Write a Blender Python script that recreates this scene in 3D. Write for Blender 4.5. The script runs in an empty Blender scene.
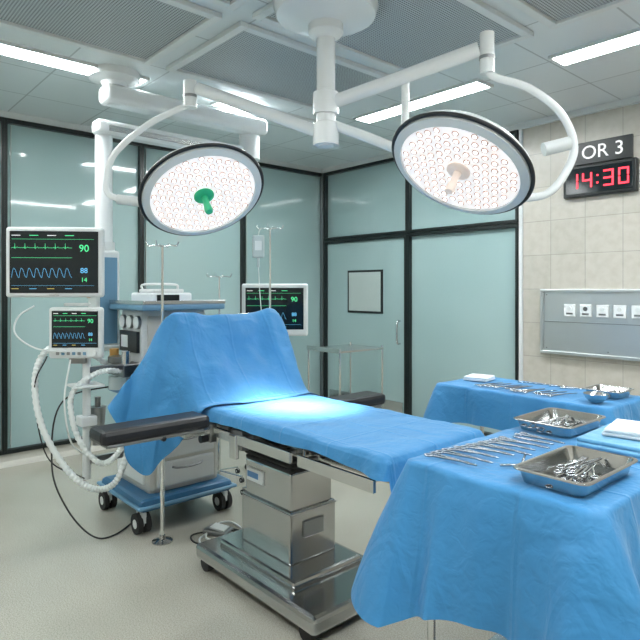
import bpy, bmesh, math, random
from mathutils import Vector, Matrix, noise, Euler
random.seed(4)
S=bpy.context.scene
S.view_settings.view_transform='Standard'
S.view_settings.look='None'
S.view_settings.exposure=0.18
COL=S.collection
# ---------------------------------------------------------------- materials
def M(name,col,rough=.5,metal=0,emis=None,es=0,coat=0,bump=None,spec=.5,trans=0,alpha=1):
    m=bpy.data.materials.new(name); m.use_nodes=True
    nt=m.node_tree; b=nt.nodes['Principled BSDF']
    b.inputs['Base Color'].default_value=(*col,1)
    b.inputs['Roughness'].default_value=rough
    b.inputs['Metallic'].default_value=metal
    b.inputs['Specular IOR Level'].default_value=spec
    b.inputs['Coat Weight'].default_value=coat
    b.inputs['Transmission Weight'].default_value=trans
    b.inputs['Alpha'].default_value=alpha
    if emis:
        b.inputs['Emission Color'].default_value=(*emis,1)
        b.inputs['Emission Strength'].default_value=es
    tc=nt.nodes.new('ShaderNodeTexCoord')
    nz=nt.nodes.new('ShaderNodeTexNoise'); nz.inputs['Scale'].default_value=bump[0] if bump else 4
    nz.inputs['Detail'].default_value=2
    nt.links.new(tc.outputs['Object'],nz.inputs['Vector'])
    mr=nt.nodes.new('ShaderNodeMapRange')
    mr.inputs['To Min'].default_value=max(0,rough-.015); mr.inputs['To Max'].default_value=min(1,rough+.02)
    nt.links.new(nz.outputs['Fac'],mr.inputs['Value']); nt.links.new(mr.outputs['Result'],b.inputs['Roughness'])
    if bump:
        bp=nt.nodes.new('ShaderNodeBump'); bp.inputs['Strength'].default_value=bump[1]; bp.inputs['Distance'].default_value=bump[2]
        nt.links.new(nz.outputs['Fac'],bp.inputs['Height']); nt.links.new(bp.outputs['Normal'],b.inputs['Normal'])
    return m
white=M('white_enamel',(.80,.83,.84),.25)
offwhite=M('medical_plastic',(.68,.71,.71),.40)
beige=M('beige_plastic',(.56,.56,.52),.45)
steel=M('brushed_steel',(.62,.63,.63),.24,1)
steel_t=M('table_steel',(.50,.505,.50),.16,1)
steel_p=M('wall_panel_steel',(.66,.69,.69),.34,.92)
steel_d=M('dark_steel',(.30,.31,.31),.28,1)
inst_m=M('instrument_steel',(.44,.46,.48),.18,1)
chrome=M('chrome',(.78,.80,.80),.12,1)
black=M('black_vinyl',(.012,.013,.016),.38)
rubber=M('black_rubber',(.015,.015,.015),.7)
frame_m=M('black_aluminium',(.006,.010,.010),.3)
navy=M('blue_machine_paint',(.03,.13,.26),.35)
midblue=M('blue_trim',(.13,.28,.42),.35)
screen=M('screen_black',(.006,.012,.016),.12)
green=M('green_handle',(.02,.38,.18),.4,emis=(.02,.4,.2),es=.15)
amber=M('amber_part',(.55,.30,.08),.4)
pinkh=M('translucent_handle',(.72,.62,.56),.35,emis=(.9,.75,.65),es=.2)
e_green=M('trace_green',(0,0,0),.5,emis=(.10,.9,.35),es=1.1)
e_blue=M('trace_cyan',(0,0,0),.5,emis=(.15,.55,.9),es=1.1)
e_yel=M('trace_yellow',(0,0,0),.5,emis=(.9,.7,.15),es=.8)
e_red=M('led_red',(0,0,0),.5,emis=(1,.035,.06),es=3.0)
e_white=M('trace_white',(.6,.6,.6),.5,emis=(1,1,1),es=.5)
tube_m=M('fluorescent_diffuser',(1,1,1),.5,emis=(.955,1,1),es=42)
lampface=M('lamp_face',(.75,.72,.70),.3,emis=(1,.94,.91),es=.60)
lampdot=M('lamp_lens_ring',(.30,.20,.17),.3,emis=(.80,.52,.44),es=.24)
lampcore=M('lamp_led',(1,1,1),.3,emis=(1,.96,.92),es=5)
hose=M('hose_plastic',(.74,.78,.77),.4)
bagm=M('iv_bag_plastic',(.75,.85,.86),.15,trans=.35)
towelw=M('white_towel',(.78,.82,.84),.9,bump=(160,.5,.004))
labelm=M('label_paper',(.7,.74,.75),.5)
labelb=M('label_blue',(.10,.25,.5),.5)
paint=M('wall_paint',(.62,.66,.64),.6)
base_m=M('baseboard_vinyl',(.50,.49,.44),.5)

def nodes(m): return m.node_tree, m.node_tree.nodes['Principled BSDF']
def cloth(name,c1,c2):
    m=M(name,c1,.62); nt,b=nodes(m)
    b.inputs['Sheen Weight'].default_value=.15
    tc=nt.nodes.new('ShaderNodeTexCoord')
    n1=nt.nodes.new('ShaderNodeTexNoise'); n1.inputs['Scale'].default_value=4; n1.inputs['Detail'].default_value=3; n1.inputs['Distortion'].default_value=1.0
    n2=nt.nodes.new('ShaderNodeTexNoise'); n2.inputs['Scale'].default_value=24; n2.inputs['Detail'].default_value=2; n2.inputs['Distortion'].default_value=.8
    n3=nt.nodes.new('ShaderNodeTexNoise'); n3.noise_type='RIDGED_MULTIFRACTAL'; n3.inputs['Scale'].default_value=5.5; n3.inputs['Detail'].default_value=2; n3.inputs['Distortion'].default_value=.5
    for n in (n1,n2,n3): nt.links.new(tc.outputs['Object'],n.inputs['Vector'])
    cr=nt.nodes.new('ShaderNodeMix'); cr.data_type='RGBA'
    cr.inputs[6].default_value=(*c1,1); cr.inputs[7].default_value=(*c2,1)
    nt.links.new(n1.outputs['Fac'],cr.inputs[0]); nt.links.new(cr.outputs[2],b.inputs['Base Color'])
    sx=nt.nodes.new('ShaderNodeSeparateXYZ'); nt.links.new(tc.outputs['Object'],sx.inputs[0])
    outs=[]
    for ax,per in ((0,.31),(1,.27)):
        a=nt.nodes.new('ShaderNodeMath'); a.operation='PINGPONG'; a.inputs[1].default_value=per/2
        nt.links.new(sx.outputs[ax],a.inputs[0])
        g=nt.nodes.new('ShaderNodeMapRange'); g.inputs['From Min'].default_value=0; g.inputs['From Max'].default_value=.010
        g.inputs['To Min'].default_value=1; g.inputs['To Max'].default_value=0
        nt.links.new(a.outputs[0],g.inputs['Value']); outs.append(g)
    ad=nt.nodes.new('ShaderNodeMath'); ad.operation='ADD'
    nt.links.new(outs[0].outputs[0],ad.inputs[0]); nt.links.new(outs[1].outputs[0],ad.inputs[1])
    m1=nt.nodes.new('ShaderNodeMath'); m1.operation='MULTIPLY_ADD'; m1.inputs[1].default_value=.12
    nt.links.new(ad.outputs[0],m1.inputs[0]) 
    m2=nt.nodes.new('ShaderNodeMath'); m2.operation='MULTIPLY_ADD'; m2.inputs[1].default_value=.18
    m3=nt.nodes.new('ShaderNodeMath'); m3.operation='MULTIPLY_ADD'; m3.inputs[1].default_value=.16
    nt.links.new(n3.outputs['Fac'],m3.inputs[0]); nt.links.new(n1.outputs['Fac'],m3.inputs[2])
    nt.links.new(n2.outputs['Fac'],m2.inputs[0]); nt.links.new(m3.outputs[0],m2.inputs[2])
    nt.links.new(m2.outputs[0],m1.inputs[2])
    bp=nt.nodes.new('ShaderNodeBump'); bp.inputs['Strength'].default_value=.65; bp.inputs['Distance'].default_value=.03
    nt.links.new(m1.outputs[0],bp.inputs['Height']); nt.links.new(bp.outputs['Normal'],b.inputs['Normal'])
    return m
drape_m=cloth('blue_surgical_fabric',(.026,.195,.44),(.040,.25,.52))
towelb=cloth('blue_towel_fabric',(.10,.32,.54),(.14,.38,.60))

glass=M('frosted_teal_glass',(.33,.47,.47),.06,coat=.5)
nt,b=nodes(glass)
tc=nt.nodes.new('ShaderNodeTexCoord'); n=nt.nodes.new('ShaderNodeTexNoise'); n.inputs['Scale'].default_value=.7; n.inputs['Detail'].default_value=2
nt.links.new(tc.outputs['Object'],n.inputs['Vector'])
mx=nt.nodes.new('ShaderNodeMix'); mx.data_type='RGBA'; mx.inputs[6].default_value=(.27,.40,.40,1); mx.inputs[7].default_value=(.42,.55,.55,1)
nt.links.new(n.outputs['Fac'],mx.inputs[0]); nt.links.new(mx.outputs[2],b.inputs['Base Color'])
glasspane=M('clear_pane',(.45,.52,.50),.05,coat=.5)

floor_m=M('speckled_vinyl',(.5,.5,.45),.17); nt,b=nodes(floor_m)
tc=nt.nodes.new('ShaderNodeTexCoord')
n1=nt.nodes.new('ShaderNodeTexNoise'); n1.inputs['Scale'].default_value=170; n1.inputs['Detail'].default_value=2
n2=nt.nodes.new('ShaderNodeTexNoise'); n2.inputs['Scale'].default_value=1.6; n2.inputs['Detail'].default_value=5
for n in (n1,n2): nt.links.new(tc.outputs['Object'],n.inputs['Vector'])
cr=nt.nodes.new('ShaderNodeValToRGB'); e=cr.color_ramp.elements
e[0].position=.33; e[0].color=(.34,.33,.28,1); e[1].position=.62; e[1].color=(.52,.50,.44,1)
nt.links.new(n1.outputs['Fac'],cr.inputs[0])
mx=nt.nodes.new('ShaderNodeMix'); mx.data_type='RGBA'; mx.blend_type='MULTIPLY'; mx.inputs[0].default_value=1
c2=nt.nodes.new('ShaderNodeValToRGB'); c2.color_ramp.elements[0].color=(.86,.86,.84,1); c2.color_ramp.elements[1].color=(1,1,1,1)
c2.color_ramp.elements[0].position=.3; c2.color_ramp.elements[1].position=.7
nt.links.new(n2.outputs['Fac'],c2.inputs[0]); nt.links.new(cr.outputs[0],mx.inputs[6]); nt.links.new(c2.outputs[0],mx.inputs[7]); nt.links.new(mx.outputs[2],b.inputs['Base Color'])

def tile_mat(name,horiz):
    m=M(name,(.6,.58,.5),.24); nt,b=nodes(m)
    tc=nt.nodes.new('ShaderNodeTexCoord'); sx=nt.nodes.new('ShaderNodeSeparateXYZ'); cb=nt.nodes.new('ShaderNodeCombineXYZ')
    nt.links.new(tc.outputs['Object'],sx.inputs[0]); nt.links.new(sx.outputs[horiz],cb.inputs[0]); nt.links.new(sx.outputs[2],cb.inputs[1])
    br=nt.nodes.new('ShaderNodeTexBrick'); br.offset=0; br.inputs['Scale'].default_value=1
    br.inputs['Brick Width'].default_value=.30; br.inputs['Row Height'].default_value=.30; br.inputs['Mortar Size'].default_value=.003
    br.inputs['Color1'].default_value=(.50,.475,.42,1); br.inputs['Color2'].default_value=(.54,.51,.455,1); br.inputs['Mortar'].default_value=(.38,.36,.32,1)
    nt.links.new(cb.outputs[0],br.inputs['Vector'])
    n=nt.nodes.new('ShaderNodeTexNoise'); n.inputs['Scale'].default_value=14; n.inputs['Detail'].default_value=6; nt.links.new(tc.outputs['Object'],n.inputs['Vector'])
    cr=nt.nodes.new('ShaderNodeValToRGB'); cr.color_ramp.elements[0].color=(.92,.91,.89,1); cr.color_ramp.elements[0].position=.35; cr.color_ramp.elements[1].position=.6
    nt.links.new(n.outputs['Fac'],cr.inputs[0])
    mx=nt.nodes.new('ShaderNodeMix'); mx.data_type='RGBA'; mx.blend_type='MULTIPLY'; mx.inputs[0].default_value=1
    nt.links.new(br.outputs['Color'],mx.inputs[6]); nt.links.new(cr.outputs[0],mx.inputs[7]); nt.links.new(mx.outputs[2],b.inputs['Base Color'])
    bp=nt.nodes.new('ShaderNodeBump'); bp.inputs['Strength'].default_value=.4; bp.inputs['Distance'].default_value=.004; bp.invert=True
    nt.links.new(br.outputs['Fac'],bp.inputs['Height']); nt.links.new(bp.outputs['Normal'],b.inputs['Normal'])
    return m
tile_x=tile_mat('wall_tile_x',0); tile_y=tile_mat('wall_tile_y',1)
def grid_mat(name,base,line,w,thick,rough,metal=0):
    m=M(name,base,rough,metal); nt,b=nodes(m)
    tc=nt.nodes.new('ShaderNodeTexCoord')
    br=nt.nodes.new('ShaderNodeTexBrick'); br.offset=0; br.inputs['Scale'].default_value=1
    br.inputs['Brick Width'].default_value=w; br.inputs['Row Height'].default_value=w; br.inputs['Mortar Size'].default_value=thick
    br.inputs['Color1'].default_value=(*base,1); br.inputs['Color2'].default_value=(*[c*.96 for c in base],1); br.inputs['Mortar'].default_value=(*line,1)
    nt.links.new(tc.outputs['Object'],br.inputs['Vector']); nt.links.new(br.outputs['Color'],b.inputs['Base Color'])
    return m
ceil_m=grid_mat('ceiling_panels',(.68,.735,.75),(.40,.44,.45),.6,.006,.35)
perf=M('perforated_diffuser',(.3,.33,.33),.5); nt,b=nodes(perf)
tc=nt.nodes.new('ShaderNodeTexCoord'); sc=nt.nodes.new('ShaderNodeVectorMath'); sc.operation='SCALE'; sc.inputs[3].default_value=62
nt.links.new(tc.outputs['Object'],sc.inputs[0])
fr=nt.nodes.new('ShaderNodeVectorMath'); fr.operation='FRACTION'; nt.links.new(sc.outputs[0],fr.inputs[0])
sb=nt.nodes.new('ShaderNodeVectorMath'); sb.operation='SUBTRACT'; sb.inputs[1].default_value=(.5,.5,0); nt.links.new(fr.outputs[0],sb.inputs[0])
ml=nt.nodes.new('ShaderNodeVectorMath'); ml.operation='MULTIPLY'; ml.inputs[1].default_value=(1,1,0); nt.links.new(sb.outputs[0],ml.inputs[0])
ln=nt.nodes.new('ShaderNodeVectorMath'); ln.operation='LENGTH'; nt.links.new(ml.outputs[0],ln.inputs[0])
cr=nt.nodes.new('ShaderNodeValToRGB'); cr.color_ramp.interpolation='CONSTANT'; cr.color_ramp.elements[0].color=(.11,.12,.125,1); cr.color_ramp.elements[1].position=.32; cr.color_ramp.elements[1].color=(.46,.50,.515,1)
nt.links.new(ln.outputs['Value'],cr.inputs[0]); nt.links.new(cr.outputs[0],b.inputs['Base Color'])

# ---------------------------------------------------------------- helpers
class Grp:
    def __init__(s,name,loc=(0,0,0),rz=0,local=False):
        s.e=bpy.data.objects.new(name,None); s.e.empty_display_size=.1; COL.objects.link(s.e)
        s.e.location=loc; s.e.rotation_euler=(0,0,rz)
        s.inv=Matrix.Identity(4) if local else (Matrix.Translation(loc)@Matrix.Rotation(rz,4,'Z')).inverted()
def add(name,me,mat,g,smooth=False,mx=None):
    o=bpy.data.objects.new(name,me); COL.objects.link(o)
    if mat: me.materials.clear(); me.materials.append(mat)
    if smooth:
        for p in me.polygons: p.use_smooth=True
    if mx is not None: o.matrix_basis=mx
    if g: o.parent=g.e; o.matrix_parent_inverse=g.inv
    return o
def mesh(name,v,f,mat,g,smooth=False,mx=None):
    me=bpy.data.meshes.new(name); me.from_pydata([tuple(p) for p in v],[],f); me.update()
    return add(name,me,mat,g,smooth,mx)
def box(name,c,s,mat,g=None,bev=.004,rot=None,seg=2):
    bm=bmesh.new(); bmesh.ops.create_cube(bm,size=1)
    for v in bm.verts: v.co=Vector((v.co.x*s[0],v.co.y*s[1],v.co.z*s[2]))
    if bev>0:
        bmesh.ops.bevel(bm,geom=bm.edges[:],offset=min(bev,min(s)*.45),segments=seg,affect='EDGES',profile=.5)
    R=rot.to_matrix().to_4x4() if rot else Matrix.Identity(4)
    bm.transform(Matrix.Translation(c)@R)
    me=bpy.data.meshes.new(name); bm.to_mesh(me); bm.free()
    return add(name,me,mat,g,False)
def bx(name,x0,x1,y0,y1,z0,z1,mat,g=None,bev=.004):
    return box(name,((x0+x1)/2,(y0+y1)/2,(z0+z1)/2),(abs(x1-x0),abs(y1-y0),abs(z1-z0)),mat,g,bev)
def catmull(P,n):
    P=[Vector(p) for p in P]
    if len(P)<3: return [P[0].lerp(P[-1],i/n) for i in range(n+1)]
    Q=[2*P[0]-P[1]]+P+[2*P[-1]-P[-2]]; out=[]
    for i in range(1,len(Q)-2):
        a,b_,c,d=Q[i-1:i+3]
        for k in range(n):
            t=k/n
            out.append(.5*((2*b_)+(c-a)*t+(2*a-5*b_+4*c-d)*t*t+(3*b_-a-3*c+d)*t**3))
    out.append(P[-1]); return out
def sweepdata(pts,rf,segs=14,cap=True):
    v=[];f=[];n=len(pts)
    t0=(pts[1]-pts[0]).normalized(); up=Vector((0,0,1)) if abs(t0.z)<.9 else Vector((1,0,0))
    nr=t0.cross(up).normalized()
    for i,p in enumerate(pts):
        t=(pts[min(i+1,n-1)]-pts[max(i-1,0)]).normalized()
        nr=(nr-t*nr.dot(t)).normalized(); bn=t.cross(nr)
        r=rf(i) if callable(rf) else rf
        for k in range(segs):
            a=2*math.pi*k/segs; v.append(p+(nr*math.cos(a)+bn*math.sin(a))*r)
    for i in range(n-1):
        for k in range(segs):
            a=i*segs+k; b_=i*segs+(k+1)%segs
            f.append((a,b_,b_+segs,a+segs))
    if cap:
        f.append(tuple(range(segs))[::-1]); f.append(tuple(range((n-1)*segs,n*segs)))
    return v,f
def autosmooth(o,ang=.6):
    me=o.data
    bm=bmesh.new(); bm.from_mesh(me)
    for fc in bm.faces: fc.smooth=True
    for e in bm.edges:
        if len(e.link_faces)==2 and e.calc_face_angle(0)>ang: e.smooth=False
    bmesh.ops.recalc_face_normals(bm,faces=bm.faces[:])
    bm.to_mesh(me); bm.free(); return o
def tube(name,P,r,mat,g=None,n=8,segs=14,corr=0,straight=False):
    if straight: pts=[Vector(p) for p in P]
    else: pts=catmull(P,n)
    rf=r
    if corr: rf=lambda i:r*(1+corr*(1 if i%2 else -1))
    v,f=sweepdata(pts,rf,segs)
    return autosmooth(mesh(name,v,f,mat,g),.9 if corr==0 else .5)
def cyl(name,a,b_,r,mat,g=None,segs=24,r2=None):
    a=Vector(a); b_=Vector(b_)
    v,f=sweepdata([a,b_],(lambda i:r if i==0 else (r2 if r2 is not None else r)),segs)
    return autosmooth(mesh(name,v,f,mat,g),.6)
def lathe(name,prof,mat,g=None,mx=None,segs=48):
    v=[];f=[]
    for r,z in prof:
        for k in range(segs):
            a=2*math.pi*k/segs; v.append((r*math.cos(a),r*math.sin(a),z))
    for i in range(len(prof)-1):
        for k in range(segs):
            a=i*segs+k;b_=i*segs+(k+1)%segs; f.append((a,b_,b_+segs,a+segs))
    f.append(tuple(range(segs))[::-1]); f.append(tuple(range((len(prof)-1)*segs,len(prof)*segs)))
    me=bpy.data.meshes.new(name); me.from_pydata(v,[],f)
    if mx is not None: me.transform(mx)
    me.update()
    return autosmooth(add(name,me,mat,g),.55)
def text(name,s,size,loc,mat,g=None,ext=.001,rz=0,align='CENTER'):
    cu=bpy.data.curves.new(name,'FONT'); cu.body=s; cu.size=size; cu.align_x=align; cu.align_y='CENTER'; cu.extrude=ext
    t=bpy.data.objects.new(name+'_t',cu); COL.objects.link(t)
    bpy.context.view_layer.update()
    me=bpy.data.meshes.new_from_object(t.evaluated_get(bpy.context.evaluated_depsgraph_get()))
    bpy.data.objects.remove(t)
    me.transform(Matrix.Translation(loc)@Matrix.Rotation(rz,4,'Z')@Matrix.Rotation(math.pi/2,4,'X'))
    return add(name,me,mat,g)
def caster(pre,x,y,r,g,mat=rubber,zt=None,top=steel):
    w=r*.7
    for i,dy in enumerate((-w*.6,w*.6)):
        cyl(f'{pre}_wheel_{i}',(x,y+dy-w*.35,r),(x,y+dy+w*.35,r),r,mat,g,20)
        cyl(f'{pre}_hub_{i}',(x,y+dy-w*.4,r),(x,y+dy+w*.4,r),r*.45,offwhite,g,16)
    box(pre+'_fork',(x,y,r*1.6),(r*1.5,w*.7,r*1.1),top,g,.006)
    cyl(pre+'_stem',(x,y,r*1.9),(x,y,zt or r*2.5),r*.35,steel,g,12)

# ---------------------------------------------------------------- room shell
X1,Y1,H=7.2,-6.6,3.0
bx('floor',-.2,X1+.2,Y1-.2,.2,-.12,0,floor_m,None,0)
bx('ceiling',-.2,X1+.2,Y1-.2,.2,H,H+.12,ceil_m,None,0)
bx('wall_left',-.2,-.06,Y1-.1,.2,0,H,paint,None,0)
bx('wall_right',X1,X1+.15,Y1-.1,.2,0,H,tile_y,None,0)
bx('wall_front',-.06,X1,Y1-.15,Y1,0,H,tile_x,None,0)
g=Grp('wall_back',(3.5,.1,0))
bx('structure',-.06,X1,.06,.2,0,H,paint,g,0)
bx('tile_cladding',2.72,X1,0,.06,0,H,tile_x,g,0)
def cove(name,a,b_,nrm):
    a=Vector(a);b_=Vector(b_);nrm=Vector(nrm); pr=[(0,0),(.07,0),(.035,.012),(.014,.035),(.010,.10),(0,.10)]
    v=[];
    for p in (a,b_):
        for o,z in pr: v.append(p+nrm*o+Vector((0,0,z)))
    n=len(pr); f=[(i,(i+1)%n,(i+1)%n+n,i+n) for i in range(n)]+[tuple(range(n)),tuple(range(n,2*n))]
    return mesh(name,v,f,base_m,None)
cove('baseboard_left',(0,Y1,0),(0,0,0),(1,0,0))
cove('baseboard_back',(1.43,0,0),(X1,0,0),(0,-1,0))
cove('baseboard_right',(X1,Y1,0),(X1,0,0),(-1,0,0))
cove('baseboard_front',(0,Y1,0),(X1,Y1,0),(0,1,0))
bx('trim_1',0,.05,Y1,0,H-.05,H,offwhite,None,.004)
bx('trim_2',.05,X1,-.05,0,H-.05,H,offwhite,None,.004)
ys=[0,-1.2,-2.4,-3.62,-4.84,-6.06,Y1]
for i in range(6):
    g=Grp(f'window_{i+1}',(0,(ys[i]+ys[i+1])/2,0)); a,b_=ys[i+1],ys[i]
    bx('pane',-.045,-.02,a+.02,b_-.02,.10,2.94,glass,g,0)
    m=.022
    bx('frame_side_1',-.055,.03,a,a+m,.10,2.95,frame_m,g,.002)
    bx('frame_side_2',-.055,.03,b_-m,b_,.10,2.95,frame_m,g,.002)
    bx('frame_top',-.055,.03,a+m,b_-m,2.91,2.95,frame_m,g,.002)
    bx('frame_bottom',-.055,.03,a+m,b_-m,.10,.135,frame_m,g,.002)
    bx('inner_bead',-.02,.0,a+m+.03,a+m+.036,.14,2.90,glasspane,g,0)
def backpanel(name,x0,x1,z0,z1):
    g=Grp(name,((x0+x1)/2,0,0)); m=.024
    bx('pane',x0+.02,x1-.02,.02,.045,z0+.01,z1-.01,glass,g,0)
    bx('frame_side_1',x0,x0+m,-.03,.055,z0,z1,frame_m,g,.002)
    bx('frame_side_2',x1-m,x1,-.03,.055,z0,z1,frame_m,g,.002)
    bx('frame_top',x0+m,x1-m,-.03,.055,z1-.035,z1,frame_m,g,.002)
    bx('frame_bottom',x0+m,x1-m,-.03,.055,z0,z0+.03,frame_m,g,.002)
    return g
backpanel('window_7',.06,1.40,2.105,2.95)
backpanel('window_8',1.405,2.70,2.105,2.95)
backpanel('window_9',1.405,2.70,.10,2.10)
bx('trim_3',.0,.055,-.04,.06,0,2.95,steel_d,None,.003)
bx('trim_4',2.705,2.74,-.02,.05,0,2.95,offwhite,None,.003)
g=Grp('door_1',(.73,0,0))
bx('leaf_frame_l',.06,.10,-.03,.055,.0,2.10,frame_m,g,.002)
bx('leaf_frame_r',1.36,1.40,-.03,.055,.0,2.10,frame_m,g,.002)
bx('leaf_frame_top',.10,1.36,-.03,.055,2.06,2.10,frame_m,g,.002)
bx('leaf',.10,1.36,.0,.045,.01,2.06,glass,g,.002)
bx('vision_frame',.47,1.03,-.015,.01,1.22,1.72,frame_m,g,.003)
bx('vision_pane',.495,1.005,-.02,.0,1.245,1.695,glasspane,g,.001)
bx('kick_plate',.14,1.32,-.006,.01,.04,.26,steel,g,.001)
tube('handle',[(1.28,-.0,1.15),(1.28,-.05,1.13),(1.28,-.05,.92),(1.28,0,.90)],.010,steel,g,n=5)

for (a,b_) in ((1.85,2.75),(2.86,3.76),(3.87,4.77)):
    for (c,d) in ((-4.45,-3.18),(-3.06,-1.70)):
        g=Grp('ceiling_air_diffuser',((a+b_)/2,(c+d)/2,H))
        bx('perforated_plate',a+.05,b_-.05,c+.05,d-.05,H-.012,H-.002,perf,g,0)
        for nm,q in (('rim_1',(a,b_,c,c+.05)),('rim_2',(a,b_,d-.05,d)),('rim_3',(a,a+.05,c+.05,d-.05)),('rim_4',(b_-.05,b_,c+.05,d-.05))):
            bx(nm,*q,H-.03,H-.001,offwhite,g,.004)
L=.085
strips=[(1.48-L,1.48+L,-4.22,-3.07),(1.48-L,1.48+L,-2.42,-1.20),(1.88,3.10,-1.2-L,-1.2+L),(3.66,4.88,-1.2-L,-1.2+L),
        (5.35-L,5.35+L,-4.22,-3.02),(5.35-L,5.35+L,-2.42,-1.20),(1.9,3.1,-5.3-L,-5.3+L),(3.7,4.9,-5.3-L,-5.3+L),(6.3-L,6.3+L,-4.2,-3.0),(.55-L,.55+L,-5.9,-4.7)]
for a,b_,c,d in strips:
    g=Grp('fluorescent_ceiling_light',((a+b_)/2,(c+d)/2,H))
    bx('diffuser',a,b_,c,d,H-.018,H-.006,tube_m,g,.002)
    t=.02
    bx('bezel_1',a-t,b_+t,c-t,c,H-.022,H-.001,offwhite,g,.002); bx('bezel_2',a-t,b_+t,d,d+t,H-.022,H-.001,offwhite,g,.002)
    bx('bezel_3',a-t,a,c,d,H-.022,H-.001,offwhite,g,.002); bx('bezel_4',b_,b_+t,c,d,H-.022,H-.001,offwhite,g,.002)

# ---------------------------------------------------------------- wall items
g=Grp('medical_gas_outlet_panel',(3.45,0,1.2))
bx('back_plate',2.93,4.05,-.03,.0,.94,1.50,steel_p,g,.004)
for nm,q in (('lip_top',(2.93,4.05,1.475,1.50)),('lip_bottom',(2.93,4.05,.94,.965))):
    bx(nm,q[0],q[1],-.055,-.03,q[2],q[3],steel_p,g,.003)
bx('lip_left',2.93,2.955,-.055,-.03,.965,1.475,steel_p,g,.003); bx('lip_right',4.025,4.05,-.055,-.03,.965,1.475,steel_p,g,.003)
bx('seam',2.96,4.02,-.033,-.03,1.215,1.22,steel_d,g,0)
for i,(x,z) in enumerate(((2.98,1.45),(2.98,.99),(3.5,.99),(4.0,.99),(4.0,1.45))): cyl(f'screw_{i}',(x,-.03,z),(x,-.035,z),.006,steel_d,g,10)
for i in range(6):
    x=3.14+i*.135
    bx(f'outlet_{i}',x,x+.095,-.045,-.03,1.27,1.37,white,g,.004)
    cyl(f'socket_{i}',(x+.047,-.046,1.335),(x+.047,-.052,1.335),.018,[labelm,steel_d,labelm,offwhite,labelm,labelm][i],g,16)
    bx(f'outlet_label_{i}',x+.02,x+.075,-.047,-.045,1.285,1.30,steel_d,g,0)
g=Grp('room_number_sign',(3.45,0,2.62))
bx('plate',3.20,3.68,-.025,0,2.535,2.72,frame_m,g,.004)
text('lettering','OR 3',.155,(3.45,-.028,2.625),e_white,g,.002)
g=Grp('digital_wall_clock',(3.43,0,2.4))
bx('case',3.14,3.72,-.06,0,2.265,2.525,frame_m,g,.008)
bx('face',3.165,3.695,-.064,-.058,2.29,2.50,screen,g,.002)
segs={'1':'bc','4':'fgbc','3':'abgcd','0':'abcdef'}
def digit(ch,x,z,w,h):
    t=.014; y0,y1=-.070,-.063
    P={'a':(x,x+w,z+h-t,z+h),'g':(x,x+w,z+h/2-t/2,z+h/2+t/2),'d':(x,x+w,z,z+t),
       'b':(x+w-t,x+w,z+h/2+.004,z+h-.004),'c':(x+w-t,x+w,z+.004,z+h/2-.004),'f':(x,x+t,z+h/2+.004,z+h-.004),'e':(x,x+t,z+.004,z+h/2-.004)}
    for s in segs[ch]:
        q=P[s]; bx('segment_'+s,q[0],q[1],y0,y1,q[2],q[3],e_red,g,.003)
for ch,x in zip('1430',(3.19,3.305,3.475,3.59)): digit(ch,x,2.33,.08,.13)
for z in (2.365,2.425): bx('colon',3.421,3.436,-.070,-.063,z-.007,z+.007,e_red,g,.003)

# ---------------------------------------------------------------- surgical light
g=Grp('surgical_ceiling_light',(3.243,-2.866,H))
cx,cy=3.243,-2.866
T=Matrix.Translation((cx,cy,0))
lathe('ceiling_canopy',[(.265,3.0),(.27,2.95),(.255,2.905),(.20,2.885),(.12,2.875),(.09,2.86)],white,g,T)
lathe('canopy_collar',[(.09,2.88),(.09,2.82),(.075,2.80),(.055,2.79)],white,g,T)
lathe('drop_column',[(.048,2.81),(.048,2.52),(.056,2.515),(.056,2.46),(.050,2.455),(.050,2.36),(.058,2.355),(.058,2.27),(.048,2.26),(.040,2.235)],white,g,T)
lathe('column_ring',[(.0575,2.44),(.0575,2.41)],steel,g,T)
def lamp(pre,c,n,R,hmat,roll):
    c=Vector(c); n=Vector(n).normalized()
    q=n.to_track_quat('Z','Y').to_matrix().to_4x4()
    mx=Matrix.Translation(c)@q
    lathe(pre+'_housing',[(R*.97,-.004),(R,-.012),(R*1.0,-.045),(R*.93,-.07),(R*.7,-.09),(R*.35,-.105),(R*.2,-.11)],white,g,mx,64)
    ring=[Vector((math.cos(a)*R*1.025,math.sin(a)*R*1.025,-.014)) for a in [2*math.pi*i/72 for i in range(73)]]
    v,f=sweepdata(ring,.010,10,False); o=mesh(pre+'_bumper',v,f,black,g,True); o.data.transform(mx)
    lathe(pre+'_bezel',[(R*.995,-.02),(R*.995,.004),(R*.88,.016),(R*.87,.0)],offwhite,g,mx,64)
    lathe(pre+'_face',[(R*.88,-.01),(R*.88,.004),(R*.5,.006),(.02,.006)],lampface,g,mx,64)
    V=[];F=[];V2=[];F2=[]
    s=.050
    for i in range(-9,10):
        for j in range(-9,10):
            x=s*(i+.5*(j%2)); y=s*.87*j; r=math.hypot(x,y)
            if r>R*.82 or r<.07: continue
            b0=len(V)
            for k in range(6):
                a=math.pi/3*k+math.pi/6; V.append((x+.0185*math.cos(a),y+.0185*math.sin(a),.009))
            F.append(tuple(range(b0,b0+6)))
            b0=len(V2)
            for k in range(8):
                a=math.pi/4*k; V2.append((x+.010*math.cos(a),y+.010*math.sin(a),.0105))
            F2.append(tuple(range(b0,b0+8)))
    for nm,vv,ff,mt in ((pre+'_lenses',V,F,lampdot),(pre+'_leds',V2,F2,lampcore)):
        o=mesh(nm,vv,ff,mt,g); o.data.transform(mx)
    lathe(pre+'_handle_base',[(.058,.004),(.058,.014),(.045,.022),(.03,.024)],hmat,g,mx,24)
    lathe(pre+'_handle',[(.020,.02),(.017,.05),(.021,.09),(.024,.12),(.020,.135),(.008,.14)],hmat,g,mx,24)
    return mx
c1=(2.56,-3.185,2.035); n1=(.60,-.08,-.795)
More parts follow.
